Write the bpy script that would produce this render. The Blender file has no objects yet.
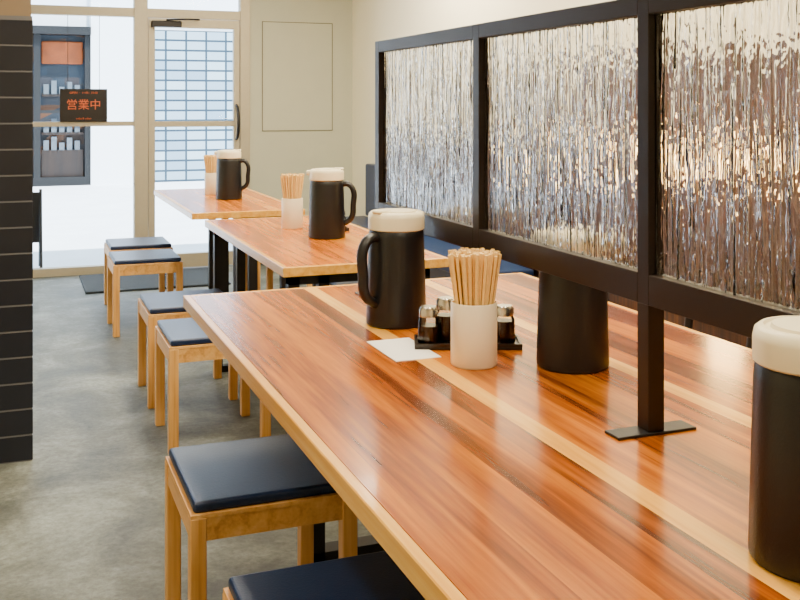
import bpy, bmesh, math, random
from mathutils import Vector, Matrix
random.seed(7)
S=bpy.context.scene
COL=S.collection

# ---------------------------------------------------------------- materials
def srgb(r,g,b):
    def f(c):
        c/=255.0
        return c/12.92 if c<=0.04045 else ((c+0.055)/1.055)**2.4
    return (f(r),f(g),f(b),1)
def newmat(name):
    m=bpy.data.materials.new(name); m.use_nodes=True
    nt=m.node_tree; b=nt.nodes["Principled BSDF"]
    return m,nt,b
def N(nt,t,**k):
    n=nt.nodes.new(t)
    for a,v in k.items(): setattr(n,a,v)
    return n
def plain(name,col,rough=0.5,metal=0.0,spec=0.5,noise=0.06,nscale=30,bump=0.0,coat=0):
    m,nt,b=newmat(name)
    tc=N(nt,'ShaderNodeTexCoord'); no=N(nt,'ShaderNodeTexNoise'); no.inputs['Scale'].default_value=nscale
    no.inputs['Detail'].default_value=4
    nt.links.new(tc.outputs['Object'],no.inputs['Vector'])
    mx=N(nt,'ShaderNodeMix',data_type='RGBA')
    mx.inputs[6].default_value=tuple(c*(1-noise) for c in col[:3])+(1,)
    mx.inputs[7].default_value=tuple(min(1,c*(1+noise)) for c in col[:3])+(1,)
    nt.links.new(no.outputs['Fac'],mx.inputs[0]); nt.links.new(mx.outputs[2],b.inputs['Base Color'])
    b.inputs['Roughness'].default_value=rough; b.inputs['Metallic'].default_value=metal
    b.inputs['Specular IOR Level'].default_value=spec
    b.inputs['Coat Weight'].default_value=coat
    if bump>0:
        bp=N(nt,'ShaderNodeBump'); bp.inputs['Strength'].default_value=bump; bp.inputs['Distance'].default_value=0.002
        nt.links.new(no.outputs['Fac'],bp.inputs['Height']); nt.links.new(bp.outputs[0],b.inputs['Normal'])
    return m
def wood(name,c1,c2,c3,plank=None,rough=0.25,axis='Y',gs=1.0,coat=0.0,seed=0.0,sharp=(0.40,0.64,0.92),pv=0.30,spec=0.5):
    m,nt,b=newmat(name); L=nt.links.new
    tc=N(nt,'ShaderNodeTexCoord'); sep=N(nt,'ShaderNodeSeparateXYZ'); L(tc.outputs['Object'],sep.inputs[0])
    across={'Y':0,'X':1,'Z':0}[axis]
    vec=tc.outputs['Object']
    off=None
    if plank:
        if axis=='Z': across=1
        dv=N(nt,'ShaderNodeMath',operation='DIVIDE'); L(sep.outputs[across],dv.inputs[0]); dv.inputs[1].default_value=plank
        fl=N(nt,'ShaderNodeMath',operation='FLOOR'); L(dv.outputs[0],fl.inputs[0])
        wn=N(nt,'ShaderNodeTexWhiteNoise',noise_dimensions='1D')
        ad=N(nt,'ShaderNodeMath',operation='ADD'); L(fl.outputs[0],ad.inputs[0]); ad.inputs[1].default_value=seed
        L(ad.outputs[0],wn.inputs['W'])
        va=N(nt,'ShaderNodeVectorMath',operation='MULTIPLY_ADD')
        L(wn.outputs['Color'],va.inputs[0]); va.inputs[1].default_value=(7,7,7); L(vec,va.inputs[2])
        vec=va.outputs[0]; off=wn
    mp=N(nt,'ShaderNodeMapping')
    sc={'Y':(26,1.2,26),'X':(1.2,26,26),'Z':(26,26,1.2)}[axis]
    mp.inputs['Scale'].default_value=tuple(s*gs for s in sc); L(vec,mp.inputs['Vector'])
    n1=N(nt,'ShaderNodeTexNoise'); n1.inputs['Scale'].default_value=1.0; n1.inputs['Detail'].default_value=5; n1.inputs['Distortion'].default_value=0.7
    L(mp.outputs[0],n1.inputs['Vector'])
    mp2=N(nt,'ShaderNodeMapping'); mp2.inputs['Scale'].default_value=tuple(s*gs*5 for s in sc); L(vec,mp2.inputs['Vector'])
    n2=N(nt,'ShaderNodeTexNoise'); n2.inputs['Scale'].default_value=1.0; n2.inputs['Detail'].default_value=3
    L(mp2.outputs[0],n2.inputs['Vector'])
    ma=N(nt,'ShaderNodeMath',operation='MULTIPLY_ADD'); L(n2.outputs['Fac'],ma.inputs[0]); ma.inputs[1].default_value=0.36; L(n1.outputs['Fac'],ma.inputs[2])
    last=ma
    if plank:
        mb=N(nt,'ShaderNodeMath',operation='MULTIPLY_ADD'); L(off.outputs['Value'],mb.inputs[0]); mb.inputs[1].default_value=pv; L(ma.outputs[0],mb.inputs[2])
        ms=N(nt,'ShaderNodeMath',operation='SUBTRACT'); L(mb.outputs[0],ms.inputs[0]); ms.inputs[1].default_value=pv/2
        last=ms
    cr=N(nt,'ShaderNodeValToRGB'); e=cr.color_ramp.elements
    e[0].position=sharp[0]; e[0].color=c1; e[1].position=sharp[2]; e[1].color=c3
    k=e.new(sharp[1]); k.color=c2
    L(last.outputs[0],cr.inputs[0]); L(cr.outputs[0],b.inputs['Base Color'])
    b.inputs['Roughness'].default_value=rough
    b.inputs['Specular IOR Level'].default_value=spec
    b.inputs['Coat Weight'].default_value=coat; b.inputs['Coat Roughness'].default_value=0.08
    bp=N(nt,'ShaderNodeBump'); bp.inputs['Strength'].default_value=0.06; bp.inputs['Distance'].default_value=0.001
    L(n2.outputs['Fac'],bp.inputs['Height']); L(bp.outputs[0],b.inputs['Normal'])
    return m

M={}
M['table']=wood('table_walnut_planks',srgb(84,34,1),srgb(150,74,2),srgb(200,116,8),plank=0.087,rough=0.22,coat=0.08,seed=3,sharp=(0.44,0.67,0.92),spec=0.34)
M['table_far']=wood('table_oak_planks',srgb(140,68,4),srgb(196,108,10),srgb(226,148,30),plank=0.08,rough=0.22,coat=0.1,seed=9,spec=0.34)
M['maple']=wood('maple_inlay',srgb(202,136,40),srgb(226,164,62),srgb(240,188,92),rough=0.26,coat=0.1,spec=0.34)
M['stoolwood']=wood('stool_beech',srgb(186,126,56),srgb(224,166,90),srgb(240,192,120),rough=0.45,axis='Z')
M['stoolwood_h']=wood('stool_beech_rail',srgb(186,126,56),srgb(224,166,90),srgb(240,192,120),rough=0.45,axis='Y')
M['darkwood']=wood('dark_stained_wood',srgb(16,10,8),srgb(32,20,14),srgb(48,32,22),rough=0.4,axis='Z')
M['panelwood']=wood('brown_wall_panel',srgb(30,14,4),srgb(66,36,12),srgb(104,62,22),plank=0.12,rough=0.4,axis='Z')
M['navy']=plain('navy_leather',srgb(12,36,74),rough=0.38,nscale=220,noise=0.2,bump=0.25)
M['black']=plain('black_steel',srgb(24,20,20),rough=0.45,spec=0.4)
M['frameblk']=plain('partition_black_brown',srgb(30,20,14),rough=0.42,spec=0.35)
M['flask']=plain('flask_black_plastic',srgb(13,13,17),rough=0.4,spec=0.5,nscale=300,bump=0.15)
M['lid']=plain('flask_cream_lid',srgb(236,224,190),rough=0.4)
M['ceramic']=plain('cream_ceramic',srgb(240,226,196),rough=0.35,noise=0.03)
M['bamboo']=plain('bamboo_chopstick',srgb(246,202,124),rough=0.6,noise=0.18,nscale=90)
M['soy']=plain('dark_condiment',srgb(52,20,6),rough=0.15)
M['metal']=plain('brushed_metal',srgb(200,195,185),rough=0.25,metal=1.0)
M['tray']=plain('dark_tray',srgb(34,22,16),rough=0.3)
M['card']=plain('white_card',srgb(245,242,236),rough=0.5,noise=0.02)
M['alu']=plain('greige_aluminium',srgb(176,166,144),rough=0.45,metal=0.3)
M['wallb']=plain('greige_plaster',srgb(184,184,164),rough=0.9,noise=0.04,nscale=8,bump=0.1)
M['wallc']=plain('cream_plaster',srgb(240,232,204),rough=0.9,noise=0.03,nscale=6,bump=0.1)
M['taupe']=plain('taupe_plaster',srgb(140,122,100),rough=0.9,noise=0.03,nscale=6,bump=0.1)
M['ceil']=plain('ceiling_white',srgb(225,220,208),rough=0.9)
M['tile']=plain('charcoal_navy_tile',srgb(24,26,38),rough=0.3,noise=0.25,nscale=9)
M['grout']=plain('grey_grout',srgb(110,110,114),rough=0.9)
M['mat']=plain('doormat_fibre',srgb(56,64,72),rough=1.0,noise=0.4,nscale=120,bump=0.6)
M['white']=plain('white_facade',srgb(240,244,248),rough=0.8,noise=0.03,nscale=3)
M['outblack']=plain('shopfront_black_frame',srgb(8,8,10),rough=0.6)
M['orange']=plain('orange_lettering',srgb(206,96,50),rough=0.6)
M['shopsign']=plain('shop_signband_brown',srgb(150,72,24),rough=0.7,noise=0.5,nscale=6)
M['goods']=plain('shop_goods',srgb(90,100,108),rough=0.7,noise=0.5,nscale=12)
M['pave']=plain('pale_pavement',srgb(222,226,230),rough=0.9,noise=0.14,nscale=2)
M['seam']=plain('panel_seam',srgb(110,104,88),rough=0.9)

def floor_mat():
    m,nt,b=newmat('concrete_floor'); L=nt.links.new
    tc=N(nt,'ShaderNodeTexCoord')
    n1=N(nt,'ShaderNodeTexNoise'); n1.inputs['Scale'].default_value=2.4; n1.inputs['Detail'].default_value=9; n1.inputs['Roughness'].default_value=0.7; n1.inputs['Distortion'].default_value=0.4
    n2=N(nt,'ShaderNodeTexNoise'); n2.inputs['Scale'].default_value=48; n2.inputs['Detail'].default_value=6; n2.inputs['Roughness'].default_value=0.75
    L(tc.outputs['Object'],n1.inputs['Vector']); L(tc.outputs['Object'],n2.inputs['Vector'])
    cr=N(nt,'ShaderNodeValToRGB'); e=cr.color_ramp.elements
    e[0].position=0.36; e[0].color=srgb(66,71,68); e[1].position=0.66; e[1].color=srgb(138,146,142)
    k=e.new(0.5); k.color=srgb(100,104,97)
    L(n1.outputs['Fac'],cr.inputs[0])
    cr2=N(nt,'ShaderNodeValToRGB'); e=cr2.color_ramp.elements; e[0].position=0.35; e[0].color=(0.1,0.1,0.1,1); e[1].position=0.65; e[1].color=(0.85,0.85,0.85,1)
    L(n2.outputs['Fac'],cr2.inputs[0])
    mx=N(nt,'ShaderNodeMix',data_type='RGBA',blend_type='OVERLAY'); mx.inputs[0].default_value=0.38
    L(cr.outputs[0],mx.inputs[6]); L(cr2.outputs[0],mx.inputs[7]); L(mx.outputs[2],b.inputs['Base Color'])
    rr=N(nt,'ShaderNodeMapRange'); rr.inputs[3].default_value=0.45; rr.inputs[4].default_value=0.7
    L(n1.outputs['Fac'],rr.inputs[0]); L(rr.outputs[0],b.inputs['Roughness'])
    b.inputs['Specular IOR Level'].default_value=0.4
    bp=N(nt,'ShaderNodeBump'); bp.inputs['Strength'].default_value=0.2; bp.inputs['Distance'].default_value=0.003
    L(n2.outputs['Fac'],bp.inputs['Height']); L(bp.outputs[0],b.inputs['Normal'])
    return m
M['floor']=floor_mat()

def pane_mat(name,tint,gl=0.1):
    m=bpy.data.materials.new(name); m.use_nodes=True; nt=m.node_tree; nt.nodes.clear(); L=nt.links.new
    o=N(nt,'ShaderNodeOutputMaterial'); t=N(nt,'ShaderNodeBsdfTransparent'); t.inputs[0].default_value=tint
    g=N(nt,'ShaderNodeBsdfGlossy'); g.inputs['Roughness'].default_value=0.02
    lw=N(nt,'ShaderNodeLayerWeight'); lw.inputs[0].default_value=gl
    mx=N(nt,'ShaderNodeMixShader'); L(lw.outputs['Fresnel'],mx.inputs[0]); L(t.outputs[0],mx.inputs[1]); L(g.outputs[0],mx.inputs[2]); L(mx.outputs[0],o.inputs[0])
    return m
M['pane']=pane_mat('clear_window_glass',(0.95,0.98,1,1),0.08)
M['jar']=pane_mat('jar_glass',(0.9,0.9,0.88,1),0.25)

def rain_glass():
    m,nt,b=newmat('rain_textured_glass'); L=nt.links.new
    b.inputs['Base Color'].default_value=(0.98,0.98,0.95,1)
    b.inputs['Transmission Weight'].default_value=1.0
    b.inputs['Roughness'].default_value=0.02; b.inputs['IOR'].default_value=1.5
    tc=N(nt,'ShaderNodeTexCoord')
    mp=N(nt,'ShaderNodeMapping'); mp.inputs['Scale'].default_value=(60,60,4.2)
    L(tc.outputs['Object'],mp.inputs['Vector'])
    n=N(nt,'ShaderNodeTexNoise'); n.inputs['Scale'].default_value=1.0; n.inputs['Detail'].default_value=1.0; n.inputs['Distortion'].default_value=0.7
    L(mp.outputs[0],n.inputs['Vector'])
    mp2=N(nt,'ShaderNodeMapping'); mp2.inputs['Scale'].default_value=(80,80,48)
    L(tc.outputs['Object'],mp2.inputs['Vector'])
    n2=N(nt,'ShaderNodeTexNoise'); n2.inputs['Scale'].default_value=1.0; n2.inputs['Detail'].default_value=1.0
    L(mp2.outputs[0],n2.inputs['Vector'])
    ad=N(nt,'ShaderNodeMath',operation='MULTIPLY_ADD'); L(n2.outputs['Fac'],ad.inputs[0]); ad.inputs[1].default_value=0.28; L(n.outputs['Fac'],ad.inputs[2])
    bp=N(nt,'ShaderNodeBump'); bp.inputs['Strength'].default_value=1.0; bp.inputs['Distance'].default_value=0.0055
    L(ad.outputs[0],bp.inputs['Height']); L(bp.outputs[0],b.inputs['Normal'])
    return m
M['rain']=rain_glass()

def block_mat():
    m,nt,b=newmat('white_glass_block_wall'); L=nt.links.new
    tc=N(nt,'ShaderNodeTexCoord'); sp=N(nt,'ShaderNodeSeparateXYZ'); cb=N(nt,'ShaderNodeCombineXYZ')
    L(tc.outputs['Object'],sp.inputs[0]); L(sp.outputs[0],cb.inputs[0]); L(sp.outputs[2],cb.inputs[1])
    br=N(nt,'ShaderNodeTexBrick'); br.offset=0.0
    br.inputs['Scale'].default_value=1.0; br.inputs['Brick Width'].default_value=0.34; br.inputs['Row Height'].default_value=0.17
    br.inputs['Mortar Size'].default_value=0.018
    br.inputs['Color1'].default_value=srgb(168,190,200); br.inputs['Color2'].default_value=srgb(128,154,172); br.inputs['Mortar'].default_value=srgb(34,56,70)
    L(cb.outputs[0],br.inputs['Vector']); L(br.outputs['Color'],b.inputs['Base Color'])
    b.inputs['Roughness'].default_value=0.5
    return m
M['blocks']=block_mat()
def shop_mat():
    m,nt,b=newmat('shop_interior_backdrop'); L=nt.links.new
    tc=N(nt,'ShaderNodeTexCoord'); mp=N(nt,'ShaderNodeMapping'); mp.inputs['Scale'].default_value=(1.3,1,2.6); L(tc.outputs['Object'],mp.inputs['Vector'])
    v=N(nt,'ShaderNodeTexVoronoi',distance='CHEBYCHEV'); v.inputs['Scale'].default_value=2.2; L(mp.outputs[0],v.inputs['Vector'])
    cr=N(nt,'ShaderNodeValToRGB'); e=cr.color_ramp.elements; e[0].color=srgb(10,14,20); e[1].color=srgb(110,66,32)
    k=e.new(0.45); k.color=srgb(34,46,58); k=e.new(0.7); k.color=srgb(60,38,24)
    L(v.outputs['Color'],cr.inputs[0]); L(cr.outputs[0],b.inputs['Base Color'])
    return m
M['shop']=shop_mat()

# ---------------------------------------------------------------- mesh helpers
def obj_from_bm(name,bm,mat,parent=None,smooth=False):
    me=bpy.data.meshes.new(name); bm.to_mesh(me); bm.free()
    o=bpy.data.objects.new(name,me); COL.objects.link(o)
    me.materials.append(mat)
    if smooth:
        for p in me.polygons: p.use_smooth=True
    if parent: o.parent=parent
    return o
def add_box(bm,a,b,bev=0.0,seg=2):
    r=bmesh.ops.create_cube(bm,size=1.0); vs=r['verts']
    for v in vs:
        v.co=Vector(((a[i]+b[i])/2+v.co[i]*(b[i]-a[i])) for i in range(3))
    if bev>0:
        es=list({e for v in vs for e in v.link_edges})
        bmesh.ops.bevel(bm,geom=es,offset=bev,segments=seg,affect='EDGES',profile=0.5)
def box(name,a,b,mat,parent=None,bev=0.0,seg=2):
    bm=bmesh.new(); add_box(bm,a,b,bev,seg)
    return obj_from_bm(name,bm,mat,parent,smooth=False)
def boxes(name,lst,mat,parent=None,bev=0.0):
    bm=bmesh.new()
    for a,b in lst: add_box(bm,a,b,bev,1)
    return obj_from_bm(name,bm,mat,parent)
def empty(name,loc=(0,0,0),rot=0):
    e=bpy.data.objects.new(name,None); COL.objects.link(e); e.location=loc; e.rotation_euler=(0,0,rot); e.empty_display_size=0.05
    return e
def lathe(name,prof,mat,parent=None,loc=(0,0,0),seg=48):
    bm=bmesh.new(); rings=[]
    for r,z in prof:
        if r<1e-5: rings.append([bm.verts.new((loc[0],loc[1],loc[2]+z))])
        else: rings.append([bm.verts.new((loc[0]+r*math.cos(2*math.pi*i/seg),loc[1]+r*math.sin(2*math.pi*i/seg),loc[2]+z)) for i in range(seg)])
    for p,q in zip(rings,rings[1:]):
        for i in range(seg):
            j=(i+1)%seg
            if len(p)==1 and len(q)==1: continue
            if len(p)==1: bm.faces.new((p[0],q[i],q[j]))
            elif len(q)==1: bm.faces.new((p[i],p[j],q[0]))
            else: bm.faces.new((p[i],p[j],q[j],q[i]))
    bmesh.ops.recalc_face_normals(bm,faces=bm.faces)
    o=obj_from_bm(name,bm,mat,parent,smooth=True)
    try:
        o.data.set_sharp_from_angle(angle=math.radians(38))
    except Exception: pass
    return o
def tube(name,pts,rad,mat,parent=None,cyclic=False,seg=6):
    cu=bpy.data.curves.new(name,'CURVE'); cu.dimensions='3D'; cu.bevel_depth=rad; cu.bevel_resolution=seg; cu.resolution_u=10; cu.use_fill_caps=True
    sp=cu.splines.new('BEZIER'); sp.bezier_points.add(len(pts)-1)
    for bpnt,p in zip(sp.bezier_points,pts):
        bpnt.co=p; bpnt.handle_left_type='AUTO'; bpnt.handle_right_type='AUTO'
    sp.use_cyclic_u=cyclic
    o=bpy.data.objects.new(name,cu); COL.objects.link(o)
    dg=bpy.context.evaluated_depsgraph_get(); me=bpy.data.meshes.new_from_object(o.evaluated_get(dg))
    bpy.data.objects.remove(o); bpy.data.curves.remove(cu)
    o=bpy.data.objects.new(name,me); COL.objects.link(o); me.materials.clear(); me.materials.append(mat)
    for p in me.polygons: p.use_smooth=True
    if parent: o.parent=parent
    return o

# ---------------------------------------------------------------- room shell
X0,X1,Y0,Y1,ZC=-1.6,2.64,-1.4,7.97,2.6
box('floor',(X0-0.1,Y0-0.1,-0.1),(X1+0.1,Y1+0.12,0),M['floor'])
box('ceiling',(X0-0.1,Y0-0.1,ZC),(X1+0.1,Y1+0.12,ZC+0.1),M['ceil'])
box('wall_right',(X1,Y0-0.1,0),(X1+0.1,Y1+0.12,ZC),M['wallc'])
box('wall_left',(X0-0.1,Y0-0.1,0),(X0,Y1+0.12,ZC),M['wallc'])
box('wall_rear',(X0,Y0-0.1,0),(X1,Y0,ZC),M['wallc'])
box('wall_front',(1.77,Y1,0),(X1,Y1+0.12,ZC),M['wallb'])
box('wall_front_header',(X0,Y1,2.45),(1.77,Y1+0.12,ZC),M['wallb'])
ap=empty('wall_access_panel')
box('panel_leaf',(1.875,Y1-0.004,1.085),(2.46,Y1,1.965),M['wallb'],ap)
boxes('panel_seam',[((1.869,Y1-0.006,1.079),(1.875,Y1,1.971)),((2.46,Y1-0.006,1.079),(2.466,Y1,1.971)),
   ((1.869,Y1-0.006,1.965),(2.466,Y1,1.971)),((1.869,Y1-0.006,1.079),(2.466,Y1,1.085))],M['seam'],ap)
wt=empty('wall_tiled_return')
box('plaster_core',(X0,3.90,0),(0.055,4.06,ZC),M['taupe'],wt)
box('grout_bed',(X0,3.886,0),(0.059,3.90,1.62),M['grout'],wt)
bm=bmesh.new(); z=0.004
while z<1.60:
    x=0.061
    while x>X0+0.05:
        xa=max(X0,x-0.40)
        add_box(bm,(xa,3.884,z),(x,3.895,min(z+0.0885,1.62)),0.0008,1)
        x-=0.405
    z+=0.0945
obj_from_bm('charcoal_tiles',bm,M['tile'],wt)
box('baseboard_front',(1.77,Y1-0.012,0),(X1-0.015,Y1,0.08),M['darkwood'])

# ---------------------------------------------------------------- shopfront glazing
w=empty('window_1')
boxes('frame',[((X0,Y1,0),(0.861,Y1+0.07,0.06)),((X0,Y1,1.13),(0.861,Y1+0.07,1.165)),((X0,Y1,1.975),(0.861,Y1+0.07,2.045)),
  ((X0,Y1,2.40),(0.861,Y1+0.07,2.45)),((X0,Y1,0.06),(X0+0.05,Y1+0.07,2.4)),((-0.55,Y1+0.005,0.06),(-0.49,Y1+0.065,2.4))],M['alu'],w)
box('pane',(X0,Y1+0.03,0.06),(0.861,Y1+0.036,2.40),M['pane'],w)
box('trim_1',(0.861,Y1-0.01,0),(0.965,Y1+0.08,2.45),M['alu'],None,0.003)
box('trim_2',(1.69,Y1-0.01,0),(1.77,Y1+0.08,2.45),M['alu'],None,0.003)
w2=empty('window_2')
boxes('frame',[((0.965,Y1,1.975),(1.69,Y1+0.07,2.045)),((0.965,Y1,2.40),(1.69,Y1+0.07,2.45))],M['alu'],w2)
box('pane',(0.965,Y1+0.03,2.045),(1.69,Y1+0.036,2.40),M['pane'],w2)
d=empty('door_1')
boxes('frame',[((0.97,Y1,0.01),(1.02,Y1+0.05,1.97)),((1.64,Y1,0.01),(1.685,Y1+0.05,1.97)),((1.02,Y1,1.90),(1.64,Y1+0.05,1.97)),
   ((1.02,Y1,0.01),(1.64,Y1+0.05,0.12)),((1.02,Y1,1.12),(1.64,Y1+0.05,1.165))],M['alu'],d)
box('pane',(1.02,Y1+0.022,0.12),(1.64,Y1+0.028,1.90),M['pane'],d)
tube('handle',[(1.66,Y1-0.005,1.02),(1.66,Y1-0.045,1.04),(1.66,Y1-0.045,1.27),(1.66,Y1-0.005,1.29)],0.011,M['black'],d)
box('closer_body',(0.99,Y1-0.045,1.90),(1.22,Y1,1.95),M['black'],d,0.005)
tube('closer_arm',[(1.1,Y1-0.05,1.955),(1.25,Y1-0.09,1.96),(1.36,Y1-0.03,1.965)],0.007,M['black'],d)
sg=empty('open_sign')
box('board',(0.315,Y1-0.016,1.165),(0.66,Y1-0.006,1.415),M['black'],sg,0.002)
def text(name,body,size,loc,mat,parent):
    cu=bpy.data.curves.new(name,'FONT'); cu.body=body; cu.size=size; cu.extrude=0.001; cu.align_x='CENTER'; cu.align_y='CENTER'
    o=bpy.data.objects.new(name,cu); COL.objects.link(o); o.location=loc; o.rotation_euler=(math.radians(90),0,0)
    o.data.materials.append(mat); o.parent=parent
text('lettering',"営業中",0.085,(0.487,Y1-0.018,1.29),M['orange'],sg)
text('lettering_small',"OPEN  ·  11:00 - 22:00",0.022,(0.487,Y1-0.018,1.385),M['orange'],sg)
text('lettering_lower',"soba & udon",0.022,(0.487,Y1-0.018,1.19),M['orange'],sg)
boxes('cord',[((0.37,Y1-0.012,1.415),(0.374,Y1-0.009,1.975)),((0.60,Y1-0.012,1.415),(0.604,Y1-0.009,1.975))],M['black'],sg)
box('doormat',(0.45,7.15,0),(1.45,7.88,0.014),M['mat'],None,0.004)

# ---------------------------------------------------------------- street outside
box('street_ground',(-14,Y1+0.12,-0.12),(20,30,-0.02),M['pave'])
fw=empty('wall_facade_opposite')
box('render_face',(-12,17.3,-0.02),(18,17.6,9),M['white'],fw)
box('glass_block_panel',(2.05,17.2,-0.02),(3.9,17.3,2.55),M['blocks'],fw)
box('pillar',(1.15,16.95,-0.02),(1.95,17.3,9),M['white'],fw)
sf=empty('shopfront_opposite')
box('backdrop',(-3.0,17.26,-0.02),(1.15,17.29,2.5),M['shop'],sf)
boxes('frame',[((-3.0,16.9,2.42),(1.15,17.26,2.55)),((-3.0,17.0,-0.02),(1.15,17.12,0.12)),((1.06,17.0,0.12),(1.15,17.12,2.42)),
  ((0.28,17.0,0.12),(0.38,17.12,2.42)),((0.38,17.02,1.15),(1.06,17.10,1.20)),((-3.0,17.0,0.12),(-2.9,17.12,2.42))],M['outblack'],sf)
box('sign_band',(0.40,17.18,1.95),(1.04,17.22,2.32),M['shopsign'],sf,0.02)
box('counter',(0.40,17.13,0.12),(1.04,17.25,0.55),M['darkwood'],sf)
boxes('shelf_board',[((0.40,17.13,1.42),(1.04,17.25,1.46)),((0.40,17.13,0.80),(1.04,17.25,0.84))],M['darkwood'],sf)
boxes('shelf_goods',[((0.43+i*0.12,17.15,zz),(0.51+i*0.12,17.24,zz+h)) for zz in (1.46,0.84,0.55) for i,h in enumerate((0.16,0.22,0.12,0.2,0.15))],M['goods'],sf)
sd=empty('street_sign_stand')
for i,(xa) in enumerate((0.02,0.19)):
    tube('leg_%d'%(i*2+1),[(xa,8.25,-0.02),(xa,8.42,0.45),(xa,8.46,0.62)],0.012,M['black'],sd)
    tube('leg_%d'%(i*2+2),[(xa,8.66,-0.02),(xa,8.50,0.45),(xa,8.46,0.62)],0.012,M['black'],sd)
box('board',(0.02,8.435,0.2),(0.19,8.455,0.6),M['black'],sd)

# ---------------------------------------------------------------- tables
def table_top(par,xa,xb,ya,yb,zt,th,field,strips=(),lip=0.02):
    boxes('edge_lipping',[((xa,ya,zt-th),(xa+lip,yb,zt)),((xb-lip,ya,zt-th),(xb,yb,zt)),
       ((xa+lip,ya,zt-th),(xb-lip,ya+lip,zt)),((xa+lip,yb-lip,zt-th),(xb-lip,yb,zt))],M['maple'],par,0.002)
    xs=[xa+lip]
    for s0,s1 in strips: xs+= [s0,s1]
    xs.append(xb-lip)
    for i in range(len(xs)-1):
        m=M['maple'] if i%2==1 else field
        box('inlay_strip_%d'%i if i%2 else 'plank_field_%d'%i,(xs[i],ya+lip,zt-th+0.002),(xs[i+1],yb-lip,zt),m,par)
ZT=0.73
tb=empty('communal_table')
table_top(tb,0.467,1.60,0.63,3.01,ZT,0.036,M['table'],strips=((0.832,0.874),(1.208,1.25)))
for k,yy in enumerate((0.95,2.75)):
    boxes('leg_frame_%d'%k,[((0.76,yy-0.03,0.0),(0.82,yy+0.03,0.69)),((1.29,yy-0.03,0.0),(1.35,yy+0.03,0.69)),
       ((0.76,yy-0.03,0.0),(1.40,yy+0.03,0.03)),((0.62,yy-0.03,0.66),(1.45,yy+0.03,0.694))],M['black'],tb)
box('stretcher',(1.01,0.98,0.60),(1.06,2.72,0.66),M['black'],tb)
def small_table(xa,xb,ya,yb,o1,o2,y1,y2):
    t=empty('dining_table')
    table_top(t,xa,xb,ya,yb,ZT,0.034,M['table_far'])
    for k,yy in enumerate((y1,y2)):
        boxes('leg_frame_%d'%k,[((xa+o1,yy-0.02,0),(xa+o1+0.04,yy+0.02,0.696)),((xa+o2,yy-0.02,0.0),(xa+o2+0.04,yy+0.02,0.696)),
          ((xb-0.10,yy-0.02,0),(xb-0.06,yy+0.02,0.696)),((xa+o1,yy-0.02,0),(xb-0.06,yy+0.02,0.03)),
          ((xa+o1,yy-0.02,0.66),(xb-0.06,yy+0.02,0.696))],M['black'],t)
    return t
small_table(0.87,1.50,3.39,4.93,0.03,0.14,3.45,4.85)
small_table(0.86,1.47,5.25,6.78,0.25,0.33,5.40,6.15)

# ---------------------------------------------------------------- stools
def stool(x,y,wx=0.385,wy=0.40,h=0.42):
    e=empty('wooden_stool',(x,y,0))
    L=0.036
    hz=h-0.028
    lst=[]
    for sx in (0,1):
        for sy in (0,1):
            ax=sx*(wx-L); ay=sy*(wy-L)
            lst.append(((ax,ay,0),(ax+L,ay+L,hz)))
    boxes('legs',lst,M['stoolwood'],e,0.002)
    ap=0.052
    boxes('apron',[((L,0.003,hz-ap),(wx-L,0.003+0.022,hz)),((L,wy-0.025,hz-ap),(wx-L,wy-0.003,hz)),
      ((0.003,L,hz-ap),(0.025,wy-L,hz)),((wx-0.025,L,hz-ap),(wx-0.003,wy-L,hz))],M['stoolwood_h'],e)
    box('seat_board',(0.001,0.001,hz-0.002),(wx-0.001,wy-0.001,hz+0.008),M['stoolwood_h'],e,0.001)
    box('cushion',(0.008,0.008,hz+0.008),(wx-0.008,wy-0.008,h+0.004),M['navy'],e,0.008,3)
    return e
for x,y in ((0.357,2.20),(0.360,1.455),(0.53,3.75),(0.53,4.36),(0.51,5.77),(0.54,6.36),
            (1.45,3.75),(1.45,4.40),(1.42,5.55),(1.42,6.25)):
    stool(x,y)

# ---------------------------------------------------------------- partition
pt=empty('partition_screen')
px=1.033; hw=0.0165
ys=[0.79,1.468,2.142,2.835]
zb0,zb1,zt0,zt1=0.953,1.006,1.455,1.489
posts=[((px-hw,y-hw,zb0),(px+hw,y+hw,zt1)) for y in ys]
boxes('posts',posts,M['frameblk'],pt,0.001)
rails=[]
for a,b in zip(ys,ys[1:]):
    rails.append(((px-hw,a+hw,zb0),(px+hw,b-hw,zb1))); rails.append(((px-hw,a+hw,zt0),(px+hw,b-hw,zt1)))
boxes('rails',rails,M['frameblk'],pt,0.001)
boxes('legs',[((px-hw,y-hw,ZT+0.005),(px+hw,y+hw,zb0)) for y in (ys[0],ys[1],ys[3])],M['frameblk'],pt,0.001)
boxes('foot_plates',[((px-0.08,y-0.022,ZT),(px+0.08,y+0.022,ZT+0.005)) for y in (ys[0],ys[1],ys[3])],M['black'],pt,0.001)
for i,(a,b) in enumerate(zip(ys,ys[1:])):
    box('rain_glass_%d'%(i+1),(px-0.003,a+hw,zb1),(px+0.003,b-hw,zt0),M['rain'],pt)

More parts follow.
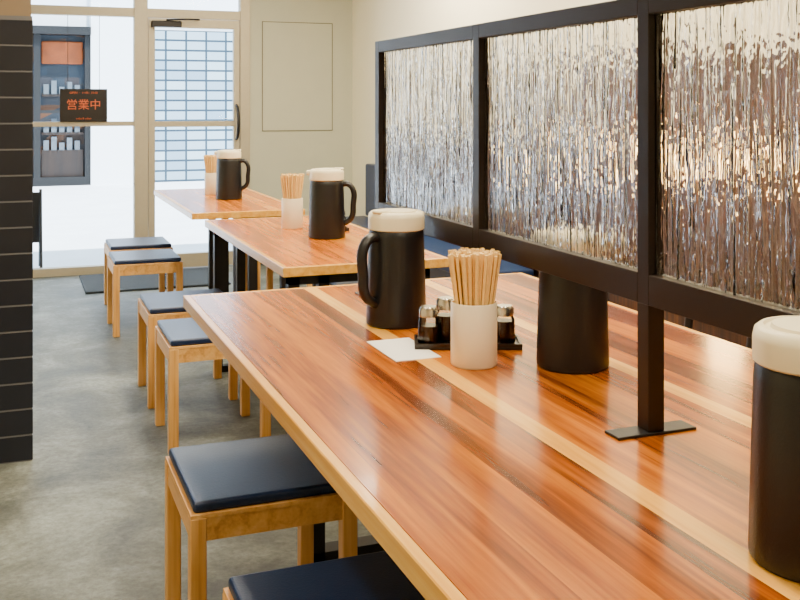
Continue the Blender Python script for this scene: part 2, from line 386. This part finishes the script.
# ---------------------------------------------------------------- table-top items
def flask(x,y,ang,ext=0.0):
    e=empty('insulated_water_pitcher',(x,y,ZT),ang)
    lathe('body',[(0,0),(0.074,0),(0.078,0.004),(0.0785,0.012),(0.0755,0.12),(0.0725,0.225),(0.071,0.240),(0.068,0.245),(0,0.245)],M['flask'],e)
    lathe('lid',[(0.0,0.245),(0.070,0.245),(0.0735,0.248),(0.0735,0.276),(0.071,0.287),(0.065,0.292),(0.060,0.2925),(0.058,0.289),(0,0.289)],M['lid'],e)
    lathe('lid_disc',[(0.0,0.289),(0.052,0.289),(0.050,0.294),(0.0,0.295)],M['lid'],e)
    bm=bmesh.new(); add_box(bm,(-0.086,-0.020,0.266),(-0.066,0.020,0.287),0.006,3)
    obj_from_bm('pouring_lip',bm,M['lid'],e,True)
    bm=bmesh.new(); add_box(bm,(0.03,-0.016,0.289),(0.072,0.016,0.298),0.004,2)
    obj_from_bm('thumb_lever',bm,M['lid'],e,True)
    h=tube('handle',[(0.064,0,0.228),(0.092,0,0.228),(0.113,0,0.205),(0.114,0,0.14),(0.106,0,0.085),(0.070,0,0.058)],0.012,M['flask'],e)
    for v in h.data.vertices: v.co.y*=1.3
    return e
def adir(vx,vy): return math.atan2(vy,vx)
flask(0.925,2.43,adir(-1.0,-0.40))
flask(1.135,1.90,adir(0.36,0.93))
flask(0.932,0.980,adir(-0.50,-0.86))
flask(1.243,4.10,adir(0.933,-0.45))
flask(1.198,5.97,adir(0.933,-0.359))

def chopsticks(x,y,r=0.051,n=95,hc=0.138):
    e=empty('chopstick_holder',(x,y,ZT))
    lathe('cup',[(0,0),(r-0.003,0),(r,0.004),(r,hc-0.003),(r-0.002,hc),(r-0.005,hc-0.002),(r-0.005,0.012),(0,0.012)],M['ceramic'],e)
    bm=bmesh.new()
    for i in range(n):
        f=math.sqrt((i+0.5)/n); a=i*2.39996
        rb=(r-0.012)*f*0.62; rt=(r-0.009)*f
        b=Vector((rb*math.cos(a),rb*math.sin(a),0.013))
        q=Vector((rt*math.cos(a),rt*math.sin(a),hc))
        L=random.uniform(0.228,0.238)
        dr=(q-b).normalized()+Vector((random.uniform(-.02,.02),random.uniform(-.02,.02),0))*(1-f)
        top=b+dr*L
        ax=(top-b).normalized(); u=ax.orthogonal().normalized(); w_=ax.cross(u)
        vs=[]
        for P,R in ((b,0.0030),(top,0.0046)):
            for j in range(4):
                an=math.pi/4+j*math.pi/2+a
                vs.append(bm.verts.new(P+u*R*math.cos(an)+w_*R*math.sin(an)))
        bm.faces.new(vs[0:4][::-1]); bm.faces.new(vs[4:8])
        for j in range(4): bm.faces.new((vs[j],vs[(j+1)%4],vs[4+(j+1)%4],vs[4+j]))
    bmesh.ops.recalc_face_normals(bm,faces=bm.faces)
    obj_from_bm('chopstick_bundle',bm,M['bamboo'],e)
    return e
chopsticks(0.938,1.986)
chopsticks(1.19,4.47,0.049)
chopsticks(1.159,6.305,0.047)

def condiments(x,y,ang,L=0.25,W=0.10):
    e=empty('condiment_tray',(x,y,ZT),ang)
    box('tray_base',(-L/2,-W/2,0),(L/2,W/2,0.006),M['tray'],e,0.002)
    boxes('tray_rim',[((-L/2,-W/2,0.006),(L/2,-W/2+0.005,0.014)),((-L/2,W/2-0.005,0.006),(L/2,W/2,0.014)),
       ((-L/2,-W/2+0.005,0.006),(-L/2+0.005,W/2-0.005,0.014)),((L/2-0.005,-W/2+0.005,0.006),(L/2,W/2-0.005,0.014))],M['tray'],e)
    for i,(jx,jy,hh) in enumerate(((-0.092,-0.012,0.088),(-0.050,0.022,0.102),(0.012,0.012,0.090),(0.088,0.0,0.088))):
        r=0.0245; l=(jx,jy,0.006)
        lathe('jar_glass_%d'%(i+1),[(0,0),(r,0),(r+0.001,0.004),(r,hh*0.62),(r*0.8,hh*0.74),(0,hh*0.74)],M['jar'],e,l,24)
        lathe('jar_contents_%d'%(i+1),[(0,0.003),(r-0.002,0.003),(r-0.002,hh*(0.6 if i%2 else 0.5)),(0,hh*(0.6 if i%2 else 0.5))],M['soy'],e,l,24)
        lathe('jar_cap_%d'%(i+1),[(0,hh*0.74),(r*0.92,hh*0.74),(r*0.92,hh*0.93),(r*0.75,hh),(0,hh)],M['metal'],e,l,24)
    return e
condiments(0.998,2.15,math.atan2(-0.359,0.933))
condiments(1.36,4.38,math.pi/2-0.1,0.22)
box('menu_card',(0.786,2.066,ZT),(0.895,2.264,ZT+0.0015),M['card'])

# ---------------------------------------------------------------- round-back chairs & bench (right side)
def chair(x,y,ang):
    e=empty('round_back_chair',(x,y,0),ang)
    lathe('seat',[(0,0.425),(0.19,0.425),(0.205,0.432),(0.205,0.448),(0.19,0.458),(0,0.462)],M['navy'],e,(0,0,0),40)
    lathe('seat_ring',[(0.13,0.395),(0.192,0.395),(0.192,0.425),(0.13,0.425),(0.13,0.395)],M['darkwood'],e,(0,0,0),40)
    for i,(sx,sy) in enumerate(((1,1),(1,-1),(-1,1),(-1,-1))):
        if sx<0: tube('leg_%d'%(i+1),[(sx*0.17,sy*0.17,0.0),(sx*0.155,sy*0.15,0.42),(sx*0.19,sy*0.155,0.70)],0.014,M['darkwood'],e)
        else: tube('leg_%d'%(i+1),[(sx*0.17,sy*0.17,0.0),(sx*0.15,sy*0.14,0.2),(sx*0.13,sy*0.12,0.41)],0.014,M['darkwood'],e)
    pts=[]
    for k in range(9):
        a=math.radians(90+k*22.5); pts.append((0.235*math.cos(a)*1.02-0.0,0.225*math.sin(a),0.71))
    b=tube('back_rail',pts,0.016,M['darkwood'],e)
    for v in b.data.vertices: v.co.z=0.71+(v.co.z-0.71)*2.0
    return e
for x,y in ((1.93,2.62),(1.93,1.90),(1.93,1.2)):
    chair(x,y,math.pi)
bn=empty('wall_bench')
box('seat_box',(2.22,4.6,0),(2.60,7.3,0.38),M['darkwood'],bn)
box('seat_pad',(2.20,4.6,0.38),(2.52,7.3,0.44),M['navy'],bn,0.012,3)
box('back_pad',(2.52,4.6,0.44),(2.60,7.3,0.84),M['navy'],bn,0.015,3)
box('wall_right_cladding',(2.61,Y0+0.01,0),(2.64,4.3,1.50),M['panelwood'])
box('wall_right_wainscot',(2.61,4.3,0),(2.64,6.7,1.12),M['panelwood'])

def glow_lamp(x,y,z,pw):  # added lamp, gives a warm golden glow behind the rain glass
    e=empty('added_glow_lamp',(x,y,z))
    box('back_plate',(-0.015,-0.05,-0.08),(0,0.05,0.08),M['black'],e)
    m,nt,b=newmat('added_glow_shade'); b.inputs['Base Color'].default_value=srgb(255,220,170)
    b.inputs['Emission Color'].default_value=(1,0.60,0.2,1); b.inputs['Emission Strength'].default_value=pw
    lathe('shade',[(0,-0.09),(0.05,-0.09),(0.07,0.0),(0.05,0.09),(0,0.09)],m,e,(-0.09,0,0),24)
    tube('arm',[(-0.01,0,-0.05),(-0.05,0,-0.1),(-0.09,0,-0.088)],0.006,M['black'],e)
glow_lamp(2.61,3.10,1.08,36)

# ---------------------------------------------------------------- lights
def area(name,x,y,sx,sy,p,col=(1,0.86,0.62),z=2.57):
    f=empty(name,(x,y,z))
    boxes('housing',[((-sx/2-0.02,-sy/2-0.02,0.006),(sx/2+0.02,sy/2+0.02,0.03))],M['alu'],f)
    l=bpy.data.lights.new(name+'_lamp','AREA'); l.shape='RECTANGLE'; l.size=sx; l.size_y=sy; l.energy=p; l.color=col
    o=bpy.data.objects.new('lamp',l); COL.objects.link(o); o.parent=f
for x,y,p in ((1.0,0.6,50),(1.0,2.6,58),(1.0,4.6,50),(1.1,6.6,26),(-0.4,1.8,28),(2.1,3.4,52),(2.15,5.6,75),(-0.7,6.0,16)):
    area('ceiling_light',x,y,0.22,0.9,p)
sun=bpy.data.lights.new('sun','SUN'); sun.energy=18; sun.angle=0.02; sun.color=(1,0.98,0.95)
so=bpy.data.objects.new('sun',sun); COL.objects.link(so); so.rotation_euler=(math.radians(28),0,math.radians(8)); so.location=(0,0,12)
W=bpy.data.worlds.new('World'); S.world=W; W.use_nodes=True
bg=W.node_tree.nodes['Background']; bg.inputs[0].default_value=(0.62,0.8,1,1); bg.inputs[1].default_value=4.2

# ---------------------------------------------------------------- camera
c=bpy.data.cameras.new('camera'); c.sensor_width=36; c.lens=45.0; c.shift_y=-0.245; c.clip_start=0.05
co=bpy.data.objects.new('camera',c); COL.objects.link(co); co.location=(0,0,1.3)
co.rotation_euler=(math.radians(90),0,-math.atan(0.385)); S.camera=co
